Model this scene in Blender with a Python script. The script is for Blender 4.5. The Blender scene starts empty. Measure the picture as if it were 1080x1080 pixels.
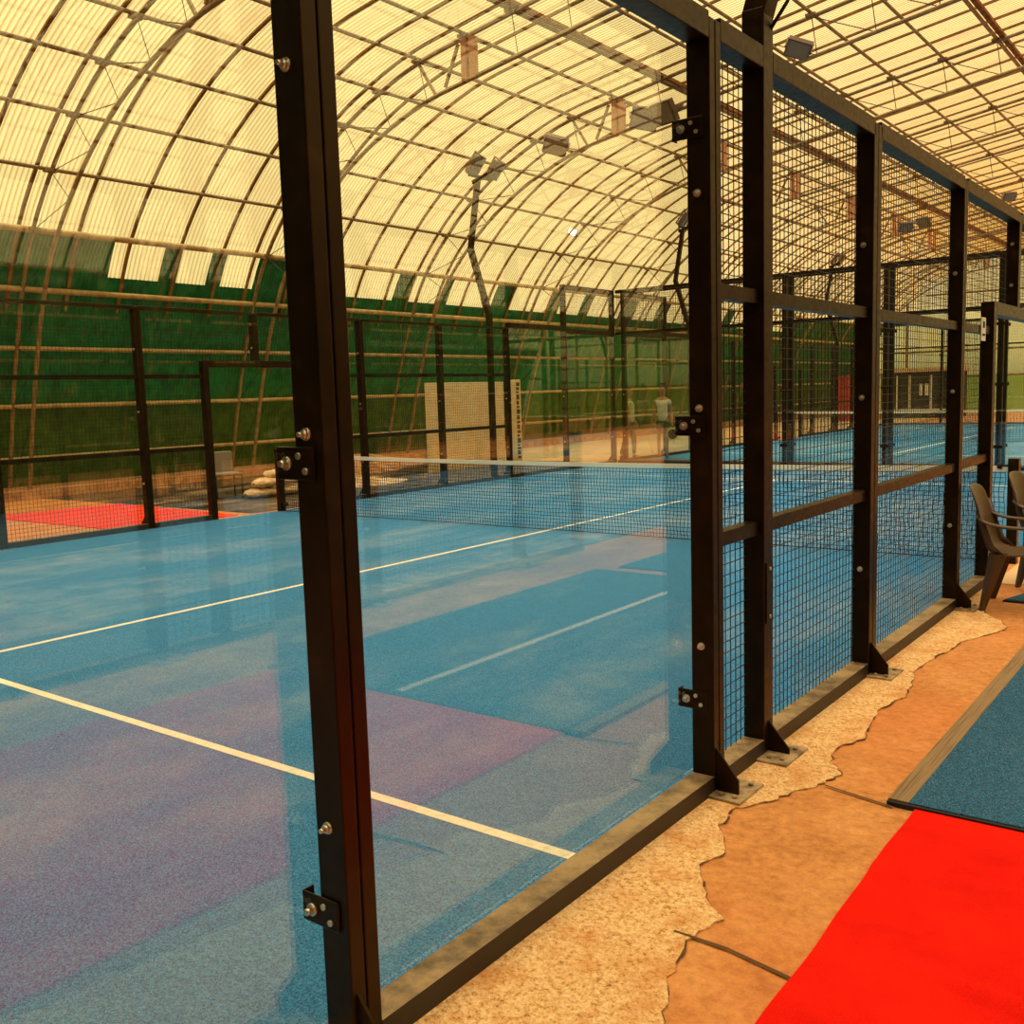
import bpy, bmesh, math, random
from mathutils import Vector, Matrix
random.seed(7)
col = bpy.context.scene.collection
scene = bpy.context.scene

# ---------------------------------------------------------------- helpers
class MB:
    def __init__(s): s.v=[]; s.f=[]; s.sm=[]
    def quad(s,a,b,c,d): 
        n=len(s.v); s.v+= [tuple(a),tuple(b),tuple(c),tuple(d)]; s.f.append((n,n+1,n+2,n+3)); s.sm.append(False)
    def poly(s,pts):
        n=len(s.v); s.v+=[tuple(p) for p in pts]; s.f.append(tuple(range(n,n+len(pts)))); s.sm.append(False)
    def prism(s,pts,z0,z1):
        k=len(pts); n=len(s.v)
        s.v+=[(p[0],p[1],z0) for p in pts]+[(p[0],p[1],z1) for p in pts]
        s.f.append(tuple(range(n+k,n+2*k))); s.f.append(tuple(reversed(range(n,n+k)))); s.sm+=[False]*2
        for i in range(k):
            j=(i+1)%k; s.f.append((n+i,n+j,n+k+j,n+k+i)); s.sm.append(False)
    def box(s,x0,x1,y0,y1,z0,z1,M=None,ch=0):
        if x0>x1:x0,x1=x1,x0
        if y0>y1:y0,y1=y1,y0
        if z0>z1:z0,z1=z1,z0
        P=[(x0,y0,z0),(x1,y0,z0),(x1,y1,z0),(x0,y1,z0),(x0,y0,z1),(x1,y0,z1),(x1,y1,z1),(x0,y1,z1)]
        if M is not None: P=[tuple(M@Vector(p)) for p in P]
        n=len(s.v); s.v+=P
        for f in ((0,3,2,1),(4,5,6,7),(0,1,5,4),(1,2,6,5),(2,3,7,6),(3,0,4,7)):
            s.f.append(tuple(n+i for i in f)); s.sm.append(False)
    def bar(s,p,q,w,h,up=(0,0,1)):
        p=Vector(p);q=Vector(q);d=(q-p).normalized();u=Vector(up)
        if abs(d.dot(u))>.98: u=Vector((1,0,0))
        a=d.cross(u).normalized()*w/2; b=a.cross(d).normalized()*h/2
        n=len(s.v)
        for c in (p,q):
            for k in ((-1,-1),(1,-1),(1,1),(-1,1)): s.v.append(tuple(c+a*k[0]+b*k[1]))
        for f in ((3,2,1,0),(4,5,6,7),(0,1,5,4),(1,2,6,5),(2,3,7,6),(3,0,4,7)):
            s.f.append(tuple(n+i for i in f)); s.sm.append(False)
    def tube(s,pts,r,n=8,caps=True,sm=True):
        pts=[Vector(p) for p in pts]; R=r if isinstance(r,(list,tuple)) else [r]*len(pts)
        base=len(s.v); u=None
        for i,p in enumerate(pts):
            d=(pts[min(i+1,len(pts)-1)]-pts[max(i-1,0)]).normalized()
            if u is None:
                u=Vector((0,0,1)) if abs(d.z)<.9 else Vector((1,0,0))
            a=d.cross(u).normalized(); u=a.cross(d).normalized()
            for k in range(n):
                t=2*math.pi*k/n; s.v.append(tuple(p+a*math.cos(t)*R[i]+u*math.sin(t)*R[i]))
        for i in range(len(pts)-1):
            for k in range(n):
                k2=(k+1)%n
                s.f.append((base+i*n+k,base+i*n+k2,base+(i+1)*n+k2,base+(i+1)*n+k)); s.sm.append(sm)
        if caps:
            s.f.append(tuple(base+k for k in reversed(range(n)))); s.sm.append(False)
            s.f.append(tuple(base+(len(pts)-1)*n+k for k in range(n))); s.sm.append(False)
    def grid(s,rows,sm=True,closed=False):
        n=len(s.v); w=len(rows[0])
        for r in rows: s.v+=[tuple(p) for p in r]
        for i in range(len(rows)-1):
            for j in range(w-1 if not closed else w):
                k=(j+1)%w
                s.f.append((n+i*w+j,n+i*w+k,n+(i+1)*w+k,n+(i+1)*w+j)); s.sm.append(sm)
    def build(s,name,mat,parent=None,loc=None):
        me=bpy.data.meshes.new(name); me.from_pydata(s.v,[],s.f); me.update()
        me.polygons.foreach_set('use_smooth',s.sm)
        me.materials.append(mat)
        o=bpy.data.objects.new(name,me); col.objects.link(o)
        if parent is not None: o.parent=parent
        if loc: o.location=loc
        return o

def tag(o,label=None,cat=None,group=None,kind=None):
    if label: o['label']=label
    if cat: o['category']=cat
    if group: o['group']=group
    if kind: o['kind']=kind
    return o
def empty(name,loc=(0,0,0),label=None,cat=None,group=None,kind=None,rz=0):
    o=bpy.data.objects.new(name,None); col.objects.link(o); o.location=loc; o.rotation_euler=(0,0,rz)
    o.empty_display_size=.1
    return tag(o,label,cat,group,kind)
def kids(o): return [c for c in bpy.data.objects if c.parent==o]
def copy_tree(o,parent=None):
    c=o.copy(); col.objects.link(c)
    if parent is not None: c.parent=parent
    for ch in kids(o): copy_tree(ch,c)
    return c
def bevel(o,w=.004,seg=2):
    m=o.modifiers.new('b','BEVEL'); m.width=w; m.segments=seg; m.limit_method='ANGLE'; return o

# ---------------------------------------------------------------- materials
def mat(name,base=(.5,.5,.5),rough=.6,spec=.5,metal=0):
    m=bpy.data.materials.new(name); m.use_nodes=True
    b=m.node_tree.nodes['Principled BSDF']
    b.inputs['Base Color'].default_value=(*base,1); b.inputs['Roughness'].default_value=rough
    b.inputs['Specular IOR Level'].default_value=spec; b.inputs['Metallic'].default_value=metal
    return m
def N(m,t,**kw):
    n=m.node_tree.nodes.new(t)
    for k,v in kw.items(): setattr(n,k,v)
    return n
def L(m,a,b): m.node_tree.links.new(a,b)
def noise(m,scale,detail=4,vec=None,rough=.5):
    n=N(m,'ShaderNodeTexNoise'); n.inputs['Scale'].default_value=scale; n.inputs['Detail'].default_value=detail; n.inputs['Roughness'].default_value=rough
    if vec is not None: L(m,vec,n.inputs['Vector'])
    return n.outputs['Fac']
def ramp(m,fac,stops):
    r=N(m,'ShaderNodeValToRGB'); L(m,fac,r.inputs['Fac']); e=r.color_ramp.elements
    e[0].position=stops[0][0]; e[0].color=(*stops[0][1],1); e[1].position=stops[-1][0]; e[1].color=(*stops[-1][1],1)
    for p,c in stops[1:-1]:
        x=e.new(p); x.color=(*c,1)
    return r.outputs['Color']
def g(v): return (v,v,v)
def mix(m,fac,a,b,mode='MIX'):
    n=N(m,'ShaderNodeMix',data_type='RGBA',blend_type=mode)
    if isinstance(fac,(int,float)): n.inputs[0].default_value=fac
    else: L(m,fac,n.inputs[0])
    for i,x in ((6,a),(7,b)):
        if isinstance(x,tuple): n.inputs[i].default_value=(*x,1)
        else: L(m,x,n.inputs[i])
    return n.outputs[2]
def math_(m,op,a,b=None,c=None,clamp=False):
    n=N(m,'ShaderNodeMath',operation=op); n.use_clamp=clamp
    for i,x in enumerate((a,b,c)):
        if x is None: continue
        if isinstance(x,(int,float)): n.inputs[i].default_value=x
        else: L(m,x,n.inputs[i])
    return n.outputs[0]
def pos(m,scale=(1,1,1)):
    gn=N(m,'ShaderNodeNewGeometry'); mp=N(m,'ShaderNodeMapping'); mp.inputs['Scale'].default_value=scale
    L(m,gn.outputs['Position'],mp.inputs['Vector']); return mp.outputs['Vector']
def bump(m,h,strength=.5,dist=.01):
    b=N(m,'ShaderNodeBump'); b.inputs['Strength'].default_value=strength; b.inputs['Distance'].default_value=dist
    L(m,h,b.inputs['Height']); L(m,b.outputs['Normal'],m.node_tree.nodes['Principled BSDF'].inputs['Normal'])
def setc(m,c): L(m,c,m.node_tree.nodes['Principled BSDF'].inputs['Base Color'])

M={}
# black painted steel, slightly brown and worn
m=M['steel']=mat('black_steel',(.02,.012,.006),.38,.5)
v=pos(m); n=noise(m,9,5,v); setc(m,ramp(m,n,[(.35,(.006,.003,.0012)),(.62,(.013,.0065,.002)),(.8,(.035,.017,.005))]))
m.node_tree.nodes['Principled BSDF'].inputs['Specular Tint'].default_value=(1,.60,.24,1); m.node_tree.nodes['Principled BSDF'].inputs['Specular IOR Level'].default_value=.32
r=ramp(m,noise(m,30,3,v),[(.3,g(.28)),(.7,g(.45))]); L(m,r,m.node_tree.nodes['Principled BSDF'].inputs['Roughness'])
M['wire']=mat('wire',(.012,.010,.008),.45,.4)
M['net']=mat('net_cord',(.012,.014,.02),.8,.2)
m=M['tape']=mat('net_tape',(1.0,.95,.78),.8,.2)
M['bolt']=mat('bolt_zinc',(.75,.68,.55),.28,.5,.9)
M['rubber']=mat('rubber',(.01,.01,.01),.8)
# dusty rail lying along the turf
m=M['rail']=mat('dusty_rail',(.2,.14,.07),.5)
v=pos(m,(1,1,1)); n=noise(m,6,6,v,.65); n2=noise(m,60,3,v)
gn=N(m,'ShaderNodeNewGeometry'); sx=N(m,'ShaderNodeSeparateXYZ'); L(m,gn.outputs['Normal'],sx.inputs[0])
dust=mix(m,n2,(.30,.21,.10),(.42,.31,.16)); dust=mix(m,ramp(m,n,[(.38,g(0)),(.6,g(1))]),(.10,.07,.035),dust)
setc(m,mix(m,ramp(m,sx.outputs['Z'],[(.5,g(0)),(.9,g(1))]),(.02,.013,.008),dust))
# base plate
m=M['plate']=mat('dusty_plate',(.2,.14,.07),.6)
v=pos(m); setc(m,ramp(m,noise(m,14,5,v),[(.35,(.16,.11,.05)),(.55,(.48,.36,.19)),(.75,(.25,.17,.09))]))
# turf
def turf(name,c1,c2,sand,amt,sx=1.0):
    m=mat(name,c1,.95,.1); v=pos(m); v2=pos(m,(1.0,.35,1))
    fine=noise(m,330,2,v); mid=noise(m,110,2,v); grain=math_(m,'MULTIPLY_ADD',fine,.6,math_(m,'MULTIPLY',mid,.4))
    base=mix(m,ramp(m,grain,[(.42,g(0)),(.58,g(1))]),c1,c2)
    wear=noise(m,.55,5,v2,.62); w=ramp(m,wear,[(.46,g(0)),(.68,g(1))])
    w2=ramp(m,noise(m,2.6,6,v,.7),[(.4,g(.25)),(.7,g(1))])
    f=math_(m,'MULTIPLY',w,w2); f=math_(m,'MULTIPLY',f,amt)
    f=math_(m,'MULTIPLY',f,math_(m,'ADD',grain,.5),clamp=True)
    c=mix(m,f,base,sand)
    sp=noise(m,240,2,v); c=mix(m,math_(m,'MULTIPLY',ramp(m,sp,[(.62,g(0)),(.70,g(1))]),.5),c,(.7,.7,.6))
    setc(m,c); bump(m,grain,.5,.006); return m
M['turf']=turf('blue_turf',(.006,.09,.27),(.07,.34,.70),(.48,.54,.58),.62)
M['mat_blue']=turf('blue_mat',(.004,.04,.10),(.035,.17,.32),(.2,.3,.3),.15)
m=M['line']=mat('turf_line',(.92,.90,.72),.9,.1)
v=pos(m); setc(m,ramp(m,noise(m,40,5,v,.7),[(.3,(.75,.74,.6)),(.55,(.95,.93,.78))])); bump(m,noise(m,500,2,v),.4,.004)
# red carpet
m=M['red']=mat('red_felt',(.80,.006,.002),.95,.08)
v=pos(m); n=noise(m,2.2,6,v,.65); setc(m,mix(m,ramp(m,noise(m,260,3,v),[(.35,g(0)),(.65,g(1))]),ramp(m,n,[(.3,(.62,.004,.002)),(.6,(.85,.008,.002))]),ramp(m,n,[(.3,(.78,.008,.003)),(.6,(.98,.02,.004))])))
bump(m,math_(m,'ADD',noise(m,420,3,v),math_(m,'MULTIPLY',noise(m,3,4,v),3)),.4,.006)
# carpet edging of brown wood-look tape
m=M['edging']=mat('edging',(.25,.16,.07),.6)
v=pos(m,(60,1.2,1)); setc(m,ramp(m,noise(m,1.5,5,v),[(.3,(.10,.06,.025)),(.5,(.30,.20,.09)),(.7,(.16,.1,.05))]))
# smooth orange concrete
m=M['floor']=mat('orange_concrete',(.7,.3,.1),.8,.25)
v=pos(m); a=noise(m,3.0,8,v,.68); b_=noise(m,22,7,v,.75); c_=noise(m,.8,4,v)
c=ramp(m,a,[(.30,(.34,.12,.03)),(.44,(.56,.235,.065)),(.56,(.68,.31,.095)),(.7,(.80,.44,.17))])
c=mix(m,.45,c,ramp(m,b_,[(.36,(.34,.12,.035)),(.62,(.82,.40,.13))]))
c=mix(m,ramp(m,c_,[(.45,g(0)),(.7,g(.35))]),c,(.66,.16,.04))
c=mix(m,ramp(m,noise(m,150,2,v),[(.66,g(0)),(.74,g(.8))]),c,(.22,.10,.04))
setc(m,c); bump(m,math_(m,'ADD',a,math_(m,'MULTIPLY',b_,.4)),.6,.012)
# rough gritty concrete
m=M['grit']=mat('gritty_concrete',(.7,.45,.2),.95,.15)
v=pos(m); a=noise(m,60,5,v,.8); vo=N(m,'ShaderNodeTexVoronoi'); vo.inputs['Scale'].default_value=70; L(m,v,vo.inputs['Vector'])
b_=noise(m,5,6,v,.6)
c=ramp(m,a,[(.34,(.30,.13,.04)),(.44,(.82,.47,.18)),(.56,(1,.72,.36)),(.7,(1,.86,.55))])
c=mix(m,ramp(m,b_,[(.48,g(0)),(.70,g(.8))]),c,(.72,.28,.07))
setc(m,c); bump(m,math_(m,'ADD',math_(m,'MULTIPLY',a,1.4),math_(m,'MULTIPLY',vo.outputs['Distance'],1.0)),.7,.010)
m=M['crack']=mat('crack_dirt',(.10,.055,.02),.95)
# dark damp ground, sand, earth
m=M['damp']=mat('damp_ground',(.06,.045,.03),.45,.5)
v=pos(m,(1,.6,1)); n=noise(m,1.3,6,v,.6); setc(m,ramp(m,n,[(.35,(.028,.02,.012)),(.55,(.09,.06,.03)),(.72,(.45,.30,.14))]))
L(m,ramp(m,n,[(.4,g(.25)),(.6,g(.8))]),m.node_tree.nodes['Principled BSDF'].inputs['Roughness'])
m=M['earth']=mat('earth',(.4,.2,.08),.95)
v=pos(m); n=noise(m,3,7,v,.7); setc(m,ramp(m,n,[(.3,(.16,.08,.03)),(.5,(.46,.22,.08)),(.72,(.68,.42,.2))])); bump(m,n,.8,.05)
m=M['pale_earth']=mat('pale_earth',(.5,.4,.2),.95)
v=pos(m); n=noise(m,1.6,7,v,.7); setc(m,ramp(m,n,[(.3,(.36,.26,.12)),(.5,(.55,.42,.22)),(.72,(.68,.54,.31))]))
m=M['sand']=mat('sand',(.75,.5,.25),.95)
v=pos(m); n=noise(m,6,6,v,.7); setc(m,ramp(m,n,[(.35,(.5,.3,.13)),(.6,(.85,.62,.34))])); bump(m,n,.6,.04)
m=M['sack']=mat('sack_cloth',(.75,.55,.3),.9)
v=pos(m); setc(m,ramp(m,noise(m,14,4,v),[(.35,(.55,.36,.17)),(.65,(.85,.66,.4))]))
# green corrugated wall sheet
def sheet_green(name,hi,lo):
    m=mat(name,hi,.5,.35); nt=m.node_tree; v=pos(m)
    sx=N(m,'ShaderNodeSeparateXYZ'); L(m,v,sx.inputs[0])
    n=noise(m,1.1,5,pos(m,(1,1,.5)),.6); hgt=math_(m,'ADD',sx.outputs['Z'],math_(m,'MULTIPLY',math_(m,'SUBTRACT',n,.5),1.1))
    c=mix(m,ramp(m,math_(m,'MULTIPLY',hgt,.2),[(.30,g(1)),(.42,g(0))]),hi,lo)
    st=ramp(m,noise(m,4.5,6,v,.65),[(.38,g(.55)),(.62,g(1.1))]); c=mix(m,1,c,st,'MULTIPLY')
    c=mix(m,ramp(m,noise(m,2.2,5,pos(m,(1,2.5,1))),[(.58,g(0)),(.72,g(.4))]),c,(.25,.22,.08))
    setc(m,c); return m
M['green']=sheet_green('green_sheet',(.004,.21,.06),(.06,.16,.02))
# translucent roof sheet: ribbed plastic that lets the sky through
def sheet_clear(name,t1,t2,stripe=True,axis='Y'):
    m=bpy.data.materials.new(name); m.use_nodes=True; nt=m.node_tree
    for n in list(nt.nodes): nt.nodes.remove(n)
    out=N(m,'ShaderNodeOutputMaterial'); v=pos(m); sx=N(m,'ShaderNodeSeparateXYZ'); L(m,v,sx.inputs[0])
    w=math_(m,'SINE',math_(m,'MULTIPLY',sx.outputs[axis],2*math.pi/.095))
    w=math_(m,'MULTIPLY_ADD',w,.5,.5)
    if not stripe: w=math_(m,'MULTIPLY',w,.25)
    c=mix(m,ramp(m,w,[(.45,g(0)),(.98,g(1))]),t1,t2)  # sine stripes put the shading of the corrugation into the tint
    n=noise(m,.9,6,pos(m,(.5,2.2,.5)),.65); c=mix(m,math_(m,'MULTIPLY',ramp(m,n,[(.48,g(0)),(.72,g(1))]),.45),c,(.80,.50,.26))
    n=noise(m,5,5,pos(m,(.6,3,.6)),.7); c=mix(m,math_(m,'MULTIPLY',ramp(m,n,[(.52,g(0)),(.75,g(1))]),.3),c,(.70,.44,.2))
    tr=N(m,'ShaderNodeBsdfTransparent'); L(m,c,tr.inputs['Color'])
    di=N(m,'ShaderNodeBsdfDiffuse'); L(m,c,di.inputs['Color'])
    mx=N(m,'ShaderNodeMixShader'); mx.inputs[0].default_value=.1
    L(m,tr.outputs[0],mx.inputs[1]); L(m,di.outputs[0],mx.inputs[2]); L(m,mx.outputs[0],out.inputs['Surface']); return m
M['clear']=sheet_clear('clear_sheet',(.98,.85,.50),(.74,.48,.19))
M['clear_green']=sheet_clear('clear_green',(.50,.52,.10),(.36,.40,.08),True,'X')
M['clear_plain']=sheet_clear('clear_sheet_plain',(.80,.68,.36),(.62,.48,.22),True,'X')
# rusty ochre painted frame steel
m=M['frame']=mat('frame_steel',(.3,.19,.07),.55,.4)
v=pos(m); setc(m,ramp(m,noise(m,5,5,v,.7),[(.35,(.20,.12,.045)),(.55,(.34,.23,.095)),(.75,(.44,.33,.16))]))
m=M['ribm']=mat('rib_steel',(.3,.15,.03),.6,.3)
v=pos(m); setc(m,ramp(m,noise(m,4,5,v,.7),[(.35,(.20,.085,.02)),(.65,(.34,.19,.05))]))
m=M['rust']=mat('rust_beam',(.3,.1,.03),.8,.2)
v=pos(m); setc(m,ramp(m,noise(m,7,6,v,.7),[(.35,(.10,.035,.012)),(.55,(.30,.12,.03)),(.75,(.42,.24,.09))]))
m=M['pipe']=mat('pipe_yellow',(.55,.40,.14),.45,.5)
v=pos(m); setc(m,ramp(m,noise(m,6,5,v,.7),[(.35,(.38,.24,.08)),(.6,(.62,.46,.19))]))
M['box']=mat('gusset_box',(.55,.26,.13),.7)
M['lamp_body']=mat('lamp_body',(.13,.075,.04),.5)
M['lamp_glass']=mat('lamp_glass',(.26,.19,.12),.2,.6)
m=M['lit']=mat('lit_lens',(1,1,1)); b=m.node_tree.nodes['Principled BSDF']; b.inputs['Emission Color'].default_value=(1,1,.9,1); b.inputs['Emission Strength'].default_value=6
m=M['board']=mat('pale_board',(.9,.7,.36),.7)
v=pos(m,(1,1,3)); setc(m,ramp(m,noise(m,3,4,v),[(.3,(.84,.60,.30)),(.7,(.97,.77,.44))]))
M['board_strip']=mat('board_strip',(.09,.05,.02),.7)
M['chairp']=mat('brown_plastic',(.085,.045,.017),.35,.5)
v=None
M['grey']=mat('grey_vinyl',(.20,.17,.12),.5)
M['white']=mat('white_paint',(.85,.82,.72),.5)
M['red_faded']=mat('red_faded',(.88,.07,.03),.95,.08)
M['redpanel']=mat('red_panel',(.45,.05,.03),.6)
M['dark']=mat('dark_wall',(.03,.025,.015),.7)
M['wall_blocker']=mat('dark_green_blocker',(.02,.04,.02),.8)
M['concrete_pale']=mat('pale_concrete',(.7,.5,.28),.85)
M['skin']=mat('skin',(.50,.25,.13),.55); M['hair']=mat('hair',(.02,.012,.008),.5)
M['shirt']=mat('white_shirt',(.78,.72,.58),.85); M['shorts']=mat('green_shorts',(.03,.09,.03),.85)
M['shoe']=mat('shoe',(.05,.05,.05),.7); M['trousers']=mat('dark_trousers',(.03,.035,.04),.85)
M['ball']=mat('racket_yellow',(.65,.8,.12),.5)
M['cable']=mat('cable',(.01,.01,.01),.6)
# window / court glass
m=bpy.data.materials.new('court_glass'); m.use_nodes=True; nt=m.node_tree
for n in list(nt.nodes): nt.nodes.remove(n)
out=N(m,'ShaderNodeOutputMaterial'); tr=N(m,'ShaderNodeBsdfTransparent'); tr.inputs['Color'].default_value=(.97,.985,.95,1)
gl=N(m,'ShaderNodeBsdfGlossy'); gl.inputs['Roughness'].default_value=0; gl.inputs['Color'].default_value=(1,1,1,1)
fr=N(m,'ShaderNodeFresnel'); gn=N(m,'ShaderNodeNewGeometry')
ior=math_(m,'MULTIPLY_ADD',gn.outputs['Backfacing'],1/1.72-1.72,1.72); L(m,ior,fr.inputs['IOR'])
mx=N(m,'ShaderNodeMixShader'); L(m,fr.outputs[0],mx.inputs[0]); L(m,tr.outputs[0],mx.inputs[1]); L(m,gl.outputs[0],mx.inputs[2])
L(m,mx.outputs[0],out.inputs['Surface']); M['glass']=m

# ---------------------------------------------------------------- hall shell
Y0,Y1=-12.0,51.0
APEX=2.35
P0=[(-17.9,0),(-17.45,1.75),(-17.1,2.85),(-16.7,3.9),(-16.14,4.92),(-15.34,5.83),(-14.45,6.6),(-13.45,7.24),(-12.43,7.70),(-11.35,8.05),(-10.2,8.25),(-9.1,8.42)]
def zs(x): return 8.42+.15*(x+9.1)
P0+=[(x,zs(x)) for x in (-7.95,-6.8,-5.65,-4.5,-3.35,-2.2,-1.05,.1,1.25,APEX)]
half=P0[:]; PR=half+[(2*APEX-x,z) for x,z in reversed(half[:-1])]
def cat(p,k):
    o=[]
    for i in range(len(p)-1):
        a,b,c,d=p[max(i-1,0)],p[i],p[i+1],p[min(i+2,len(p)-1)]
        for j in range(k):
            t=j/k
            o.append(tuple(.5*((2*b[q])+(-a[q]+c[q])*t+(2*a[q]-5*b[q]+4*c[q]-d[q])*t*t+(-a[q]+3*b[q]-3*c[q]+d[q])*t**3) for q in (0,1)))
    o.append(p[-1]); return o
def offs(p,d):
    o=[]
    for i in range(len(p)):
        a=p[max(i-1,0)];b=p[min(i+1,len(p)-1)];dx,dz=b[0]-a[0],b[1]-a[1];l=math.hypot(dx,dz)
        o.append((p[i][0]-dz/l*d,p[i][1]+dx/l*d))
    return o
SM=cat(PR,3)              # 3 samples per purlin bay
iw=4*3                    # index of the wall top
ceil=empty('ceiling',(0,0,0),'arched hall roof of translucent cream ribbed sheets on ochre steel ribs','roof',None,'structure')
def sheet(profile,ya,yb,name,mt,parent,amp=.012,pitch=.095):
    mb=MB(); n=int((yb-ya)/(pitch/4)); outer=offs(profile,.02); inner=offs(profile,-.02)
    nr=[((o[0]-i[0])/.04,(o[1]-i[1])/.04) for o,i in zip(outer,inner)]
    rows=[]
    for k in range(n+1):
        y=ya+(yb-ya)*k/n; a=amp*math.sin(2*math.pi*y/pitch)
        rows.append([(p[0]+q[0]*a,y,p[1]+q[1]*a) for p,q in zip(profile,nr)])
    mb.grid(rows); return mb.build(name,mt,parent)
OUT=offs(SM,.15)
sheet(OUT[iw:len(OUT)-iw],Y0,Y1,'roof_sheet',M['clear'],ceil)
# longitudinal purlins under the sheet
PU=offs(PR,.06)
for i,(x,z) in enumerate(PU):
    if i<4 or i>len(PU)-5: continue
    if x<-16.2 or x>2*APEX+16.2: continue
    mb=MB()
    if abs(x+9.1)<.2 or abs(x+3.35)<.2 or abs(x-2*APEX-9.1)<.2 or abs(x-2*APEX-3.35)<.2:
        # rusty double beam: pipe with a flat channel beside it
        mb.tube([(x,Y0,z-.02),(x,Y1,z-.02)],.045,6); mb.build('purlin',M['frame'],ceil)
        mb=MB(); mb.box(x+.07,x+.18,Y0,Y1,z-.02,z+.05); mb.build('rusty_channel',M['rust'],ceil)
    else:
        mb.tube([(x,Y0,z),(x,Y1,z)],.036,6); mb.build('purlin',M['frame'],ceil)
# light arch ribs
RB=offs(SM,.115)
TR=[-11.0+.0+5.31*k for k in range(12)]
TR=[-10.97,-5.66,-.36,4.95,10.25,15.55,20.85,26.15,31.45,36.75,42.05,47.35]
ribY=[]
for k,t in enumerate(TR):
    for d in (-.2,.95,2.05,3.2,4.25): ribY.append(t+d)
src=None
for y in ribY:
    if y>Y1-.1: continue
    if src is None:
        mb=MB(); w=.032
        a_=offs(SM,.13); b_=offs(SM,.09); ix=[i for i,p in enumerate(a_) if p[1]>3.6]; a=[a_[i] for i in ix]; b=[b_[i] for i in ix]
        rows=[[(p[0],s*w,p[1]) for p in q] for q,s in ((a,-1),(b,-1),(b,1),(a,1),(a,-1))]
        mb.grid(rows,False); src=mb.build('arch_rib',M['ribm'],ceil); src.location=(0,y,0)
    else:
        c=src.copy(); col.objects.link(c); c.location=(0,y,0); c.parent=ceil
# main trusses: outer chord, inner chord, rod webs, column lattice
CH=offs(PR,-.02); IN=offs(PR,-.78)
CHs=offs(SM,-.02); INs=offs(SM,-.78)
tr0=None
def make_truss(y):
    t=bpy.data.objects.new('arch_truss',None); col.objects.link(t); t.parent=ceil; t.location=(0,y,0)
    mb=MB(); mb.tube([(p[0],0,p[1]) for p in CHs],.042,6); mb.build('outer_chord',M['frame'],t)
    mb=MB(); mb.tube([(p[0],0,p[1]) for p in INs],.042,6); mb.build('inner_chord',M['frame'],t)
    mb=MB()
    for i in range(len(CH)-1):
        a=CH[i]; b=IN[i+1] if i%1==0 else IN[i]; c=CH[i+1]
        mb.tube([(a[0],0,a[1]),(b[0],0,b[1])],.009,4,False); 
        mb.tube([(c[0],0,c[1]),(b[0],0,b[1])],.009,4,False)
    mb.build('rod_web',M['dark'],t)
    mb=MB()
    for i in range(4,len(CH)-4):
        p=CH[i]; mb.box(p[0]-.10,p[0]+.10,-.10,.10,p[1]+.0,p[1]+.05)
    mb.build('clamp_plate',M['frame'],t)
    # gusset box with V braces between the chords
    for sgn in (-1,1):
        fx=lambda x:x if sgn<0 else 2*APEX-x
        mb=MB(); mb.bar((fx(-11.4),0,8.1),(fx(-10.95),0,7.38),.05,.05,(0,1,0)); mb.bar((fx(-10.35),0,8.15),(fx(-10.7),0,7.45),.05,.05,(0,1,0)); mb.build('v_brace',M['frame'],t)
        mb=MB(); mb.box(fx(-10.25),fx(-10.13),-.06,.06,7.45,8.2); mb.box(fx(-10.06),fx(-9.94),-.06,.06,7.47,8.2); mb.build('brace_box',M['box'],t)
    return t
tr0=make_truss(TR[0])
for y in TR[1:]:
    c=copy_tree(tr0,ceil); c.location=(0,y,0)

# left wall: green ribbed sheet, its top band part translucent
WL=OUT[:iw+1]; 
# split at z=4.25
wl_low=[(WL[0][0]-.02,-.12)]+[p for p in WL if p[1]<4.2]
def interp(profile,z):
    for a,b in zip(profile,profile[1:]):
        if a[1]<=z<=b[1]: t=(z-a[1])/(b[1]-a[1]); return (a[0]+(b[0]-a[0])*t,z)
zsplit=4.26
ps=interp(WL,zsplit); wtop=OUT[iw]
wall_l=empty('wall_left',(0,0,0),'green corrugated sheet wall along the left side of the hall','wall',None,'structure')
sheet(wl_low+[ps],Y0,Y1,'wall_sheet',M['green'],wall_l)
band=[ps]+[p for p in WL if p[1]>zsplit]
quads=[(1.39,2.52),(2.95,3.67),(4.06,4.94),(6.3,6.9),(7.2,9.5),(10.05,11.35),(11.7,13.7),(14.5,16.5),(17.2,18.4),(19.0,21.0),(22.0,23.6),(24.4,26.5),(27.2,29.4),(30.2,33.0),(34,37)]
y=Y0
mbands=[]
for a,b in quads:
    sheet(band,y,a,'wall_band',M['green'],wall_l); 
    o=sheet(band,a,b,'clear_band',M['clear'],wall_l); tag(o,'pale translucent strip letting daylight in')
    y=b
sheet(band,y,Y1,'wall_band',M['green'],wall_l)
# pale olive patches on the wall
INW=offs(PR,.02)
for z,r in ((.72,.045),(1.75,.045),(2.85,.045),(3.92,.055),(4.93,.06)):
    p=interp(INW[:6],z); mb=MB(); mb.tube([(p[0]+.02,Y0,z),(p[0]+.02,Y1,z)],r,8); mb.build('wall_rail',M['pipe'],wall_l)
mb=MB(); mb.prism([(-17.9,Y0),(-16.75,Y0),(-16.6,10),(-16.75,30),(-16.9,Y1),(-17.9,Y1)],0,.16); mb.build('earth_curb',M['earth'],wall_l)
# right wall
WR=OUT[len(OUT)-iw-1:]+[(OUT[-1][0]+.02,-.12)]
wall_r=empty('wall_right',(0,0,0),'green corrugated sheet wall on the right side of the hall','wall',None,'structure')
sheet(WR,Y0,Y1,'wall_sheet',M['green'],wall_r)
for z in (.72,1.75,2.85,3.92,4.93):
    p=interp(INW[:6],z); mb=MB(); mb.tube([(2*APEX-p[0]-.02,Y0,z),(2*APEX-p[0]-.02,Y1,z)],.045,6); mb.build('wall_rail',M['pipe'],wall_r)
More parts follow.
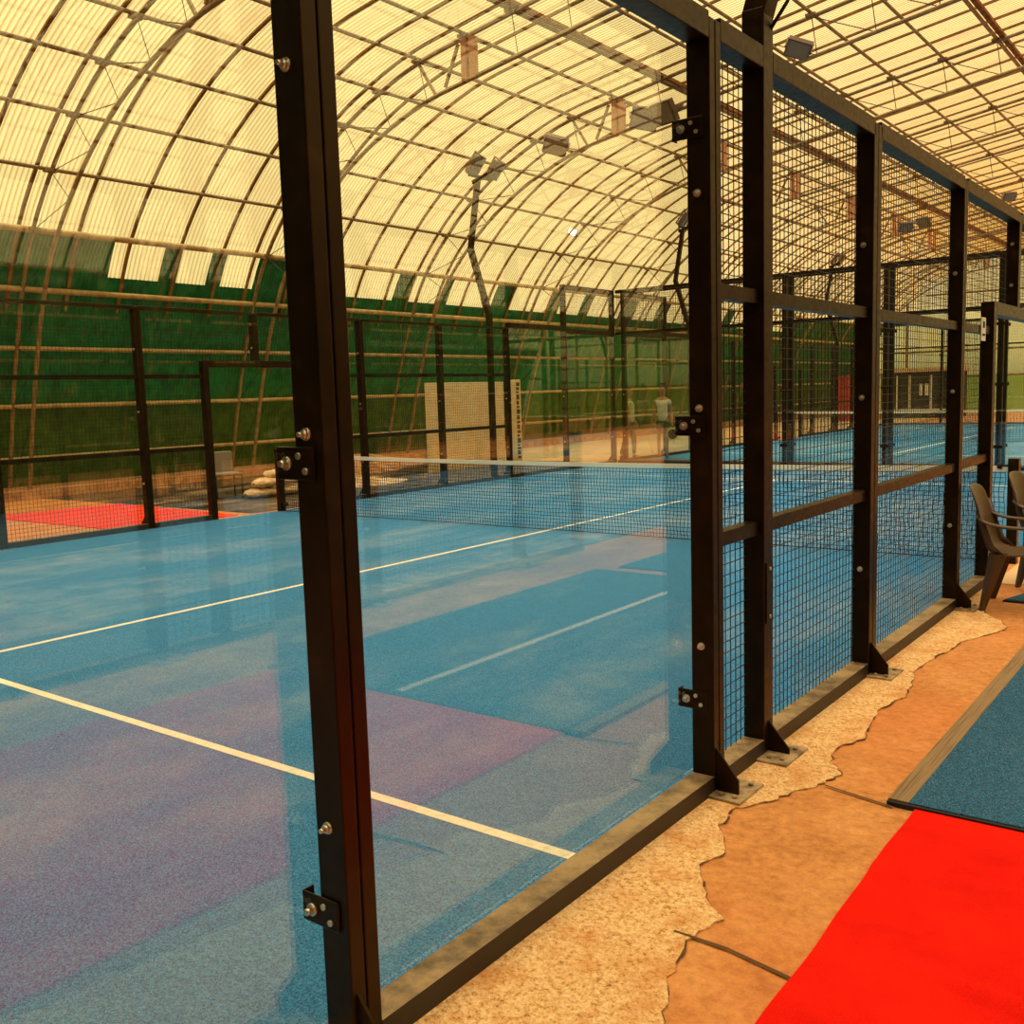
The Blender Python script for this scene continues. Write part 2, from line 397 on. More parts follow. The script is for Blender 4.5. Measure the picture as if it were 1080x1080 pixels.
# unseen dark wall added behind the camera to hold light off the steel
mb=MB(); mb.poly([(p[0],Y0,p[1]) for p in OUT]); tag(mb.build('wall_near_blocker',M['wall_blocker']),'unseen dark wall added behind the camera to keep light off the steel','wall',None,'structure')
# far end wall : cream translucent gable over a green lower part
wf=empty('wall_far',(0,0,0),'pale translucent gable wall closing the far end of the hall','wall',None,'structure')
mb=MB(); mb.poly([(-17.5,Y1,1.94)]+[(p[0],Y1,p[1]) for p in OUT if p[1]>1.95]+[(22.2,Y1,1.94)]); mb.build('gable_sheet',M['clear_plain'],wf)
mb=MB(); mb.poly([(-18,Y1,0),(22.6,Y1,0),(22,Y1,1.95),(-17.5,Y1,1.95)]); mb.build('lower_sheet',M['clear_green'],wf)
mb=MB()
for z in (1.95,3.4,5.0,6.6): mb.tube([(-16 if z<5.1 else -14,Y1-.1,z),(20 if z<5.1 else 18,Y1-.1,z)],.06,5)
mb.build('gable_rail',M['frame'],wf)
k=-15.
while k<20:
    zt=max(4.,min([p for p in OUT],key=lambda p:abs(p[0]-k))[1]-.2)
    mb=MB(); mb.box(k-.06,k+.06,Y1-.25,Y1-.13,0,zt); mb.build('gable_post',M['frame'],wf); k+=2.5

# ---------------------------------------------------------------- ground
mb=MB(); mb.box(-18.2,22.8,Y0,Y1,-.1,0); tag(mb.build('floor',M['floor']),'orange worn concrete floor of the hall','floor',None,'structure')
# rough gritty strip along the near fence with an irregular edge
edge=[(.95,-9.6),(.90,-9.0),(.78,-8.5),(.72,-8.0),(.65,-7.69),(.57,-7.5),(.51,-7.3),(.55,-7.12),(.43,-7.0),(.33,-6.83),(.36,-6.7),(.25,-6.5),(.22,-6.34),(.31,-6.2),(.36,-6.05),(.43,-5.9),(.46,-5.75),(.38,-5.62),(.34,-5.46),(.40,-5.25),(.37,-5.06),(.33,-4.8),(.38,-4.5),(.36,-4.27),(.29,-3.95),(.31,-3.63),(.35,-3.35),(.36,-3.15),(.50,-2.75),(.53,-2.6),(.45,-2.4),(.3,-2.2),(.2,-1.9),(.16,-1.5),(.15,-1.)]
def jag(e,amp,k=5,seed=3):
    rn=random.Random(seed); o=[]
    for a,b in zip(e,e[1:]):
        for j in range(k):
            t=j/k; o.append((a[0]+(b[0]-a[0])*t+rn.uniform(-amp,amp),a[1]+(b[1]-a[1])*t))
    o.append(e[-1]); return o
je=jag(edge,.012)
mb=MB(); pts=[(-.02,-11.9),(.95,-11.9)]+je+[(-.02,-1.)]
mb.prism(pts,-.02,.007); tag(mb.build('gritty_strip',M['grit']),'rough gritty concrete strip along the foot of the near fence','ground',None,'structure')
# dark crumbling crack along its edge and a joint across the slab
mb=MB()
rn=random.Random(5)
for i in range(0,len(je)-1):
    a,b=je[i],je[i+1]; w=rn.choice([0,.002,.004,.008,.012]) * (1 if a[1]>-7.4 else .6)
    if w>0: mb.poly([(a[0],a[1],.0075),(a[0]+w,a[1],.0075),(b[0]+w*.8,b[1],.0075),(b[0],b[1],.0075)])
for (p,q) in (((.46,-7.27),(.64,-7.27)),((.64,-7.27),(.86,-7.31)),((.45,-5.9),(.75,-5.97))):
    mb.poly([(p[0],p[1]-.006,.0076),(q[0],q[1]-.008,.0076),(q[0],q[1]+.006,.0076),(p[0],p[1]+.005,.0076)])
tag(mb.build('crack',M['crack']),'dark crumbling crack along the edge of the gritty strip','crack',None,'structure')
# ground left of the court
mb=MB(); mb.prism([(-16.8,-.35),(-10.42,-.3),(-10.42,9.9),(-12.2,10.6),(-16.6,9.0)],-.02,.004); tag(mb.build('damp_ground',M['damp']),'dark damp patch of ground beside the far side fence','ground',None,'structure')
mb=MB(); mb.prism([(-16.7,9.9),(-10.42,10.2),(-10.42,Y1-6),(-16.8,Y1-6)],-.02,.003); tag(mb.build('pale_earth',M['pale_earth']),'pale tan strip of ground between the green wall and the second court','ground',None,'structure')  # ground colour paled to carry the washed look of glass in front
def mound(name,cx,cy,rx,ry,h,mt,seed,label,c,n=26,parent=None):
    rn=random.Random(seed); ph=[rn.uniform(0,6.28) for _ in range(6)]; mb=MB(); rows=[]
    for i in range(9):
        t=i/8; row=[]
        for j in range(n):
            a=2*math.pi*j/n; k=1+.16*math.sin(2*a+ph[0])+.1*math.sin(3*a+ph[1])+.06*math.sin(5*a+ph[2])
            row.append((cx+rx*(1-t)*k*math.cos(a),cy+ry*(1-t)*k*math.sin(a),h*math.sin(t*math.pi/2)**1.3*(1+.12*math.sin(4*a+ph[3])*(1-t))-.01))
        rows.append(row)
    mb.grid(rows,True,True); o=mb.build(name,mt,parent); return tag(o,label,c)
mound('sand_heap',-12.9,4.0,.9,1.8,.16,M['sand'],4,'low pale heap of sand spread on the damp ground behind the net','heap of sand')
mound('earth_heap',-15.2,6.4,.9,2.6,.42,M['earth'],9,'orange-brown bank of earth near the green wall behind the net','heap of earth')
mb=MB(); mb.prism([(-14.3,-2.5),(-10.5,-2.45),(-10.45,-.55),(-14.0,-.35)],0.001,.012); tag(mb.build('red_carpet',M['red_faded']),'faded red carpet lying beyond the far side fence','carpet')

# carpets near the camera
rows=[]; mb=MB()
def rz(x,y):
    z=.012
    d=(y+7.05)+(x-.9)*.10; z+=.011*math.exp(-(d/.03)**2)*min(1,max(.0,(x-.85)*2.5))
    d=(y+7.45)-(x-.9)*.05; z+=.004*math.exp(-(d/.04)**2)*min(1,max(0,(x-.9)*2))*min(1,max(0,(x-.9)*2))
    d=(y+6.75)+(x-1.6)*.3; z+=.006*math.exp(-(d/.05)**2)
    return z
ny,nx=120,40
for j in range(ny+1):
    y=-8.75+(8.75-5.955)*j/ny; l=.826-(y+6.0)*.021+.003*math.sin(y*5.1)+.0025*math.sin(y*11.3+1)
    rows.append([(l+(3.05-l)*i/nx,y+.0*i,rz(l+(3.05-l)*i/nx,y)) for i in range(nx+1)])
mb.grid(rows)
# turned-down edges
for r,s in ((rows[0],0),(rows[-1],0)): mb.grid([r,[(p[0],p[1],.0) for p in r]])
mb.grid([[r[0] for r in rows],[(r[0][0],r[0][1],0) for r in rows]]); mb.grid([[r[-1] for r in rows],[(r[-1][0],r[-1][1],0) for r in rows]])
tag(mb.build('red_carpet',M['red']),'bright red creased felt carpet in the near right corner','carpet')
bc=empty('blue_carpet',(0,0,0),'blue turf carpet with a brown edge strip and a white line, touching the red carpet','carpet')
mb=MB(); mb.box(.80,3.1,-5.935,-2.05,.001,.024); mb.build('carpet_pile',M['mat_blue'],bc)
mb=MB(); mb.box(.72,.80,-5.935,-2.05,.001,.026); mb.build('edge_strip',M['edging'],bc)
mb=MB(); mb.box(.72,3.1,-5.955,-5.935,.001,.02); mb.build('rubber_edge',M['rubber'],bc)
mb=MB(); mb.box(1.97,2.02,-5.9,-2.1,.0245,.027); mb.build('white_line',M['line'],bc)
bc2=empty('blue_carpet',(0,0,0),'small blue turf carpet behind the brown chair at the gate','carpet')
mb=MB(); mb.prism([(.34,-1.70),(3.0,-1.78),(3.0,1.5),(.74,1.5),(.62,-.6)],.001,.018); mb.build('carpet_pile',M['mat_blue'],bc2)
mb=MB(); mb.prism([(.33,-1.72),(3.0,-1.80),(3.0,-1.78),(.34,-1.70)],.001,.014); mb.build('rubber_edge',M['rubber'],bc2)
mb=MB(); mb.prism([(.12,-1.0),(.30,-1.0),(.62,-.6),(.74,2.5),(.12,2.5)],0,.006); tag(mb.build('pale_strip',M['concrete_pale']),'pale concrete strip in front of the gate opening','ground',None,'structure')

# ---------------------------------------------------------------- court enclosure
OF=[-10.2,-8.2,-6.14,-4.1,-2.08]
ordn={10.2:'fifth',8.2:'fourth',6.14:'third',4.1:'second',2.08:'first'}
def bolts(zl,xl,parent,y,sy):
    for z in zl:
        for x in xl:
            mb=MB(); mb.tube([(x,y,z),(x,y+sy*.005,z)],.016,10); mb.tube([(x,y+sy*.004,z),(x,y+sy*.014,z)],.0115,6); mb.tube([(x,y+sy*.013,z),(x,y+sy*.028,z)],.006,8)
            mb.build('bolt',M['bolt'],parent)
def post(X,s,y,h,label,clamps=False,zb=0,plate=True,cat='fence post',name='fence_post',groove=True,bz=(.63,1.61,2.45),grp=None,w=.1,rich=True):
    t=empty(name,(X,y,zb),label,cat,grp)
    mb=MB(); x0,x1=0,s*.1; hw=w/2
    if groove:
        mb.box(x0,x1,-hw,-.003,0,h); mb.box(x0,x1,.003,hw,0,h); mb.box(x0+s*.004,x1-s*.004,-.004,.004,0,h-.002)
    else: mb.box(x0,x1,-hw,hw,0,h)
    bevel(mb.build('shaft',M['steel'],t),.004,2)
    if not rich: return t
    for z in bz:
        if z<zb+h: bolts([z-zb],[s*.045],t,-hw,-1)
    if plate:
        mb=MB(); mb.box(s*-.0,s*.24,-.11,.13,.007,.017); mb.build('base_plate',M['plate'],t)
        for a in (.14,.20):
            for b in (-.07,.09):
                mb=MB(); mb.tube([(s*a,b,.016),(s*a,b,.028)],.011,6); mb.build('anchor_bolt',M['plate'],t)
        mb=MB(); n=len(mb.v)
        pr=[(.1,.017),(.2,.017),(.2,.075),(.1,.2)]
        for yy in (-.005,.005): mb.v+=[(s*a,yy-.03,b) for a,b in pr]
        for f in ((0,1,2,3),(7,6,5,4),(0,4,5,1),(1,5,6,2),(2,6,7,3),(3,7,4,0)): mb.f.append(f); mb.sm.append(False)
        mb.build('gusset',M['steel'],t)
    if clamps:
        for z in (.40,1.54,2.70):
            c=MB(); c.box(-s*.055,s*.072,-hw-.008,-hw-.002,z-.04,z+.04); c.box(-s*.061,-s*.055,-hw-.008,-hw+.03,z-.04,z+.04)
            o=bevel(c.build('glass_clamp',M['steel'],t),.004,2)
            mb=MB(); y0=-hw-.008
            mb.tube([(-s*.02,y0,z),(-s*.02,y0-.008,z)],.017,10); mb.tube([(-s*.02,y0-.007,z),(-s*.02,y0-.026,z)],.009,6); mb.build('clamp_bolt',M['bolt'],o)
            for zz,xx in ((z+.018,s*.022),(z-.018,s*.045)): mb=MB(); mb.tube([(xx,y0,zz),(xx,y0-.006,zz)],.0085,8); mb.build('clamp_screw',M['bolt'],o)
    return t
def wires(mb,ax,fix,a0,a1,z0,z1,r=.0017,st=.05):
    # welded wire grid: ax 'y' runs along Y at X=fix, ax 'x' runs along X at Y=fix
    n=max(1,round((a1-a0)/st)); k=max(1,round((z1-z0)/st))
    P=lambda a,z,d=0:(fix+d,a,z) if ax=='y' else (a,fix+d,z)
    for i in range(1,n):
        a=a0+(a1-a0)*i/n; mb.bar(P(a,z0),P(a,z1),2*r,2*r)
    for j in range(1,k):
        z=z0+(z1-z0)*j/k; mb.bar(P(a0,z,2*r),P(a1,z,2*r),2*r,2*r)
def side_mesh(X,s,a,b,z0,z1,label,mids=(1.06,2.08),cut=None,bottom=True,top=True,grp=None,st=.05,pw=.05,th=.09):
    t=empty('mesh_panel',(X,(a+b)/2,z0),label,'fence panel',grp); h=(b-a)/2-pw
    mb=MB(); wires(mb,'y',s*.008,-h,h,.0 if not bottom else .08,z1-z0-.06,.0017 if st<.055 else .0023,st); mb.build('wire_mesh',M['wire'],t)
    if bottom:
        mb=MB(); mb.box(0,s*.1,-h,h,0.002,.08); mb.build('bottom_rail',M['rail'],t)
    for z in mids:
        if z0<z<z1:
            mb=MB(); mb.box(s*.016,s*.076,-h,h,z-z0-.03,z-z0+.03); mb.build('middle_rail',M['steel'],t)
    if top:
        mb=MB(); mb.box(0,s*.1,-h,h,z1-z0-th,z1-z0); bevel(mb.build('top_rail',M['steel'],t),.003,1)
    return t
def side_glass(X,s,a,b,z1,label,grp=None,topmesh=True):
    t=empty('glass_panel',(X,(a+b)/2,0),label,'glass panel',grp); h=(b-a)/2
    mb=MB(); mb.box(-s*.016,-s*.006,-h+.012,h-.012,.085,z1-.02); mb.build('glass_pane',M['glass'],t)
    mb=MB(); mb.box(0,s*.1,-h+.05,h-.05,.002,.08); mb.build('bottom_rail',M['rail'],t)
    mb=MB(); mb.box(0,s*.1,-h+.05,h-.05,z1,z1+.1); bevel(mb.build('top_rail',M['steel'],t),.003,1)
    return t
def floodlight(parent_or_none,loc,rot,label=None,lit=False,name='floodlight',sc=1):
    t=empty(name,loc,label,'floodlight') if parent_or_none is None else empty(name,loc)
    if parent_or_none is not None: t.parent=parent_or_none
    t.rotation_euler=rot; t.scale=(sc,sc,sc)
    mb=MB(); mb.box(-.19,.19,-.15,.15,-.0,.09)
    for i in range(6): mb.box(-.17+i*.062,-.15+i*.062,-.13,.13,.09,.12)
    bevel(mb.build('lamp_housing',M['lamp_body'],t),.008,2)
    mb=MB(); mb.box(-.165,.165,-.125,.125,-.006,0.002); mb.build('lamp_lens',M['lit'] if lit else M['lamp_glass'],t)
    mb=MB(); mb.box(-.21,-.19,-.02,.02,0,.2); mb.box(.19,.21,-.02,.02,0,.2); mb.box(-.21,.21,-.02,.02,.19,.21); mb.build('lamp_bracket',M['lamp_body'],t)
    return t
def mast(X,s,y,label,cable=True,rich=True):
    t=empty('light_mast',(X,y,0),label,'light mast')
    mb=MB(); mb.box(0,s*.1,-.052,.05,0,3.28); bevel(mb.build('lower_post',M['steel'],t),.004,2)
    mb=MB(); mb.bar((s*.05,0,3.26),(s*.46,0,4.56),.1,.1,(0,1,0)); mb.bar((s*.46,0,4.52),(s*.22,0,5.85),.09,.09,(0,1,0)); mb.bar((s*.34,0,5.8),(-s*.05,0,5.9),.07,.07,(0,1,0)); mb.bar((s*.15,-.35,5.87),(s*.15,.35,5.87),.05,.05); mb.build('upper_arm',M['steel'],t)
    for yy in (-.3,.3):
        floodlight(t,(s*-.02,yy,6.0),(0,math.radians(50)*s,0))
    if rich:
        mb=MB(); mb.box(s*.1,s*.106,-.035,.035,.62,.9); mb.build('cover_strip',M['steel'],t)
        for z in (.65,.87): mb=MB(); mb.tube([(s*.106,0,z),(s*.11,0,z)],.009,8); mb.build('cover_screw',M['bolt'],t)
        mb=MB(); mb.box(s*.0,s*.24,-.14,.12,.007,.017); mb.build('base_plate',M['plate'],t)
        for a in (.14,.20):
            for b in (-.09,.07):
                mb=MB(); mb.tube([(s*a,b,.016),(s*a,b,.028)],.011,6); mb.build('anchor_bolt',M['plate'],t)
        mb=MB(); pr=[(.1,.017),(.2,.017),(.2,.04),(.1,.16)]
        for yy in (-.005,.005): mb.v+=[(s*a,yy,b) for a,b in pr]
        for f in ((0,1,2,3),(7,6,5,4),(0,4,5,1),(1,5,6,2),(2,6,7,3),(3,7,4,0)): mb.f.append(f); mb.sm.append(False)
        mb.build('gusset',M['steel'],t)
    if cable:
        mb=MB(); mb.tube([(s*.09,.03,3.2),(s*.17,.03,3.3),(s*.25,.03,3.5),(s*.3,.03,3.8),(s*.42,.03,4.2)],.008,6); mb.build('cable',M['cable'],t)
    return t
def end_word(o,yc):
    return 'near half' if o<0 else 'far half'
def fence_side(X,s,yc,desc,near=False,clampnear=False,st=.05,skip=(),masts=None,H=3.12,TH=.09):
    for sg in (-1,1):
        hw='camera end' if sg<0 else 'far end'
        for o in (10.2,8.2,6.14,4.1,2.08):
            if (sg*o) in skip: continue
            y=yc+sg*o; h=4.0 if o>=8.2 else H-.02
            w=.14 if o==4.1 and near else .1
            post(X,s,y,h,'black steel post of %s, %s from the net, %s'%(desc,ordn[o],hw),clamps=(o>=6.14 and near),grp=None,w=w,rich=True)
        A=lambda o:yc+sg*o
        def seg(a,b): return (min(A(a),A(b)),max(A(a),A(b)))
        if -10.2 not in skip or sg>0:
            a,b=seg(10.2,8.2); side_glass(X,s,a,b,2.97,'corner glass pane of %s, %s'%(desc,hw))
            side_mesh(X,s,a,b,3.07,4.0,'short mesh strip above the corner glass of %s, %s'%(desc,hw),(),bottom=False,st=st)
        a,b=seg(8.2,6.14); side_glass(X,s,a,b,3.02,'glass pane of %s beside the wire mesh, %s'%(desc,hw))
        a,b=seg(6.14,4.1)
        m0,m1=seg(6.14,5.62); side_mesh(X,s,m0,m1,0,H,'slim mesh panel of %s between glass and mast, %s'%(desc,hw),st=st,th=TH)
        m0,m1=seg(5.62,4.1); side_mesh(X,s,m0,m1,0,H,'mesh panel of %s just net-side of the mast, %s'%(desc,hw),st=st,th=TH)
        a,b=seg(4.1,2.08); side_mesh(X,s,a,b,0,H,'wire mesh panel of %s between two plain posts, %s'%(desc,hw),st=st,th=TH)
        # beside the gate
        a,b=seg(2.08,1.04); side_mesh(X,s,a,b,0,2.22,'narrow mesh panel of %s beside the gate opening, %s'%(desc,hw),top=False,st=st)
        a,b=seg(2.08,-.12*sg*sg if sg<0 else -.12); 
        a,b=(yc-2.08,yc-.12) if sg<0 else (yc-.12,yc+2.08)
        side_mesh(X,s,a,b,2.22,H,'mesh panel of %s above the gate opening, %s'%(desc,hw),(),bottom=False,st=st,th=TH)
    t=empty('gateway',(X,yc,0),'black steel gateway around the net opening of %s'%desc,'gateway')
    for sg in (-1,1):
        mb=MB(); mb.box(0,s*.1,sg*1.04-.05,sg*1.04+.05,0,2.31); bevel(mb.build('jamb',M['steel'],t),.004,1)
    mb=MB(); mb.box(0,s*.1,-.99,.99,2.21,2.31); bevel(mb.build('lintel',M['steel'],t),.003,1)
    mb=MB(); mb.box(0,s*.1,-.17,-.07,2.312,H-.02); bevel(mb.build('upper_post',M['steel'],t),.003,1)
    bolts([2.5,2.85],[s*.045],t,-.17,-1)
    mast(X,s,(masts or (yc-5.62,))[0],'black twin floodlight mast of %s, camera end'%desc,rich=near)
    mast(X,s,(masts or (0,yc+5.62))[1],'black twin floodlight mast of %s, far end'%desc,rich=near)
def end_wall(xa,xb,Y,s,desc,st=.05,posts=True):
    n=5; w=(xb-xa)/n
    for i in range(1,n):
        x=xa+w*i; post_end(x,Y,s,'black steel post of %s, %s from the left corner'%(desc,['first','second','third','fourth'][i-1]))
    for i in range(n):
        a,b=xa+w*i,xa+w*(i+1); c=['leftmost','second','middle','fourth','rightmost'][i]
        t=empty('glass_panel',((a+b)/2,Y,0),'glass pane of %s, %s of five'%(desc,c),'glass panel')
        mb=MB(); mb.box(-w/2+.012,w/2-.012,-s*.016,-s*.006,.085,2.96); mb.build('glass_pane',M['glass'],t)
        mb=MB(); mb.box(-w/2+.05,w/2-.05,0,s*.1,.002,.08); mb.build('bottom_rail',M['rail'],t)
        t=empty('mesh_panel',((a+b)/2,Y,2.98),'mesh panel above the glass of %s, %s of five'%(desc,c),'fence panel')
        mb=MB(); wires(mb,'x',s*.008,-w/2+.05,w/2-.05,.08,.96,.0023,st); mb.build('wire_mesh',M['wire'],t)
        mb=MB(); mb.box(-w/2+.05,w/2-.05,0,s*.1,0,.06); mb.build('middle_rail',M['steel'],t)
        mb=MB(); mb.box(-w/2+.05,w/2-.05,0,s*.1,.95,1.02); mb.build('top_rail',M['steel'],t)
def post_end(x,Y,s,label):
    t=empty('fence_post',(x,Y,0),label,'fence post')
    mb=MB(); mb.box(-.05,.05,0,s*.1,0,4.0); bevel(mb.build('shaft',M['steel'],t),.004,1)
    for z in (.45,1.6,2.7):
        mb=MB(); mb.box(-.075,.075,-s*.03,-s*.018,z-.03,z+.03); mb.build('glass_clamp',M['steel'],t)
def net(xa,xb,Y,label,cell=.044):
    t=empty('court_net',((xa+xb)/2,Y,0),label,'net'); L_=xb-xa; h=L_/2
    rn=random.Random(2); nr=.0046 if cell<.05 else .006
    def wob(u,v): return .012*math.sin(u*2.1+v*3)*(1-v)+.006*math.sin(u*7.3)*(1-v)
    top=lambda u:.90-.045*(1-(u/h)**2)
    mb=MB(); n=int(L_/cell); k=19
    for i in range(n+1):
        u=-h+L_*i/n; pr=None
        for j in range(0,k+1):
            v=j/k; p=(u+wob(u,v)+.006*math.sin(i*.7+j),wob(u*1.3,v)*.8,.015+(top(u)-.03)*v)
            if pr: mb.bar(pr,p,nr,nr)
            pr=p
    for j in range(k+1):
        pr=None
        for i in range(0,n+1,2):
            u=-h+L_*i/n; v=j/k; p=(u+wob(u,v),wob(u*1.3,v)*.8,.015+(top(u)-.03)*v+.003*math.sin(u*5+j))
            if pr: mb.bar(pr,p,nr,nr)
            pr=p
    mb.build('net_mesh',M['net'],t)
    mb=MB(); rows=[]
    for i in range(61):
        u=-h+L_*i/60; z=top(u); rows.append([(u,-.006,z-.052),(u,-.007,z),(u,.007,z),(u,.006,z-.052),(u,-.006,z-.052)])
    mb.grid(rows,False); mb.build('net_tape',M['tape'],t)
    mb=MB(); mb.tube([(-h+L_*i/60,wob((-h+L_*i/60)*1.3,0)*.8,.014) for i in range(61)],.006,5); mb.build('bottom_cord',M['net'],t)
    for sg in (-1,1):
        mb=MB(); mb.box(sg*(h+.03)-.045,sg*(h+.03)+.045,-.05,.05,0,.97); o=bevel(mb.build('net_post',M['steel'],t),.004,2)
        mb=MB(); mb.tube([(sg*(h-.09),-.0,.9),(sg*(h-.0),-.0,.9)],.012,8); mb.tube([(sg*(h-.11),0,.9),(sg*(h-.07),0,.9)],.03,10); mb.tube([(sg*(h-.10),0,.12),(sg*(h-.0),0,.1)],.03,8); mb.build('tension_hook',M['rubber'],o)
    return t
def court_turf(xa,xb,yc,label):
    t=empty('court_turf',((xa+xb)/2,yc,0),label,'artificial turf'); w=(xb-xa)/2
    mb=MB(); mb.box(-w,w,-10.2,10.2,.001,.012); mb.build('turf_pile',M['turf'],t)
    for y in (-7.0,7.25):
        mb=MB(); mb.box(-w,w,y-.027,y+.027,.0125,.0145); mb.build('court_line',M['line'],t)
    mb=MB(); mb.box(-.026,.026,-6.973,7.22,.0125,.0145); mb.build('court_line',M['line'],t)
    return t

YC=-.04; NXR=.03
court_turf(-10.24,0,YC,'blue artificial turf of the near court with white service lines')
fence_side(0,1,YC,'the near fence',near=True)
fence_side(-10.28,-1,YC,'the left fence',H=3.03,TH=.05)
end_wall(-10.28,0,10.16,1,'the back wall of the near court')
net(-10.16,NXR,.07,'black court net with a cream tape, strung across the near court')
# second court behind
Y2=20.4
court_turf(-10.24,0,Y2+.5,'blue artificial turf of the second court behind the back wall')
fence_side(-10.28,-1,Y2+.5,'the second court left fence',st=.07,H=3.03,TH=.05,masts=(14.1,25.4))
fence_side(0,1,Y2+.5,'the second court right fence',st=.07)
end_wall(-10.28,0,10.62,-1,'the front wall of the second court',st=.07)
end_wall(-10.28,0,31.12,1,'the rear wall of the second court',st=.07)
net(-10.16,-.24,19.6,'black court net with a cream tape on the second court',cell=.08)
# neighbouring court to the right of the aisle, seen reflected in the glass
court_turf(4.05,14.3,YC,'blue artificial turf of the court right of the aisle')
fence_side(4.0,-1,YC,'the fence across the aisle',st=.06)
fence_side(14.35,1,YC,'the outermost right fence',st=.1)

# small sign on the gate rail
sg=empty('gate_sign',(.08,-1.42,2.08),'small white notice plate fixed to the rail beside the gate','sign')
mb=MB(); mb.box(0,.006,-.07,.07,-.09,.09); mb.build('plate',M['white'],sg)
mb=MB(); mb.box(.006,.008,-.03,.03,.01,.06); mb.box(.006,.008,-.045,.045,-.05,-.035); mb.build('printed_mark',M['rubber'],sg)

# ---------------------------------------------------------------- roof lights
floodlight(None,(-5.85,10.05,8.28),(math.radians(-35),math.radians(20),.5),'grey floodlight clamped under the truss just right of the tall mast post',sc=1.3)
floodlight(None,(-9.35,10.1,7.62),(math.radians(-60),.2,.6),'brownish floodlight under the roof, left of a pair seen through the big glass pane',sc=1.6)
floodlight(None,(-8.85,10.0,7.62),(math.radians(-60),.0,-.3),'brownish floodlight under the roof, right of a pair seen through the big glass pane',sc=1.6)
floodlight(None,(-11.75,10.1,7.45),(math.radians(-50),.3,.6),'single floodlight under the roof above the twin lamp mast',sc=1.5)
floodlight(None,(-6.7,20.7,6.9-.75),(math.radians(-50),0,.5),'left of two floodlights hung low under the roof behind the mesh')
floodlight(None,(-6.25,20.7,6.98-.75),(math.radians(-50),0,-.4),'right of two floodlights hung low under the roof behind the mesh')
floodlight(None,(-5.0,26.1,7.5),(math.radians(-50),0,.5),'small floodlight under the roof at the right edge of the photo')
floodlight(None,(-14.85,15.45,6.45),(math.radians(-80),.5,.5),'small floodlight glowing white under the roof far away',lit=True,sc=.7)

# ---------------------------------------------------------------- boards, chairs, sacks
b=empty('leaning_board',(-13.0,8.05,0),'large pale wooden board standing upright behind the left side fence','board')
mb=MB(); mb.box(-.03,.03,-1.45,1.35,0.0,2.0); bevel(mb.build('panel',M['board'],b),.01,2)
mb=MB(); mb.box(-.03,.03,1.45,2.05,0,2.05); bevel(mb.build('side_panel',M['board'],b),.01,2)
mb=MB(); rn=random.Random(4); z=.1
while z<1.95:
    h=rn.uniform(.04,.13); mb.box(.031,.034,1.86,2.0-rn.choice([0,.02,.04]),z,z+h); z+=h+.03
mb.build('dark_edge_marks',M['board_strip'],b)
for n_,(dx,dy,dz,rz_,lab) in enumerate([(0,0,0,.1,'pale sack on the ground, bottom left of the small pile by the left net post'),(.05,.62,0,-.1,'pale sack on the ground, bottom right of the small pile by the left net post'),(.0,.15,.17,.2,'pale sack in the middle layer of the small pile'),(.0,.45,.30,-.25,'pale sack on top of the small pile')]):
    mb=MB(); rows=[]
    for i in range(13):
        t=-1+2*i/12; k=max(.02,(1-abs(t)**4))**.5; row=[]
        for j in range(16):
            a=2*math.pi*j/16; row.append((.19*k*math.cos(a)*(1+.06*math.sin(5*t+a)),t*.36,.09+.085*k*math.sin(a)+.01*math.sin(9*t+2*a)))
        rows.append(row)
    mb.grid(rows,True,True); o=mb.build('sack',M['sack'],None,(-12.35+dx,1.4+dy*1.1,dz)); o.rotation_euler=(0,0,rz_)
    tag(o,lab,'sack','pile of sacks')

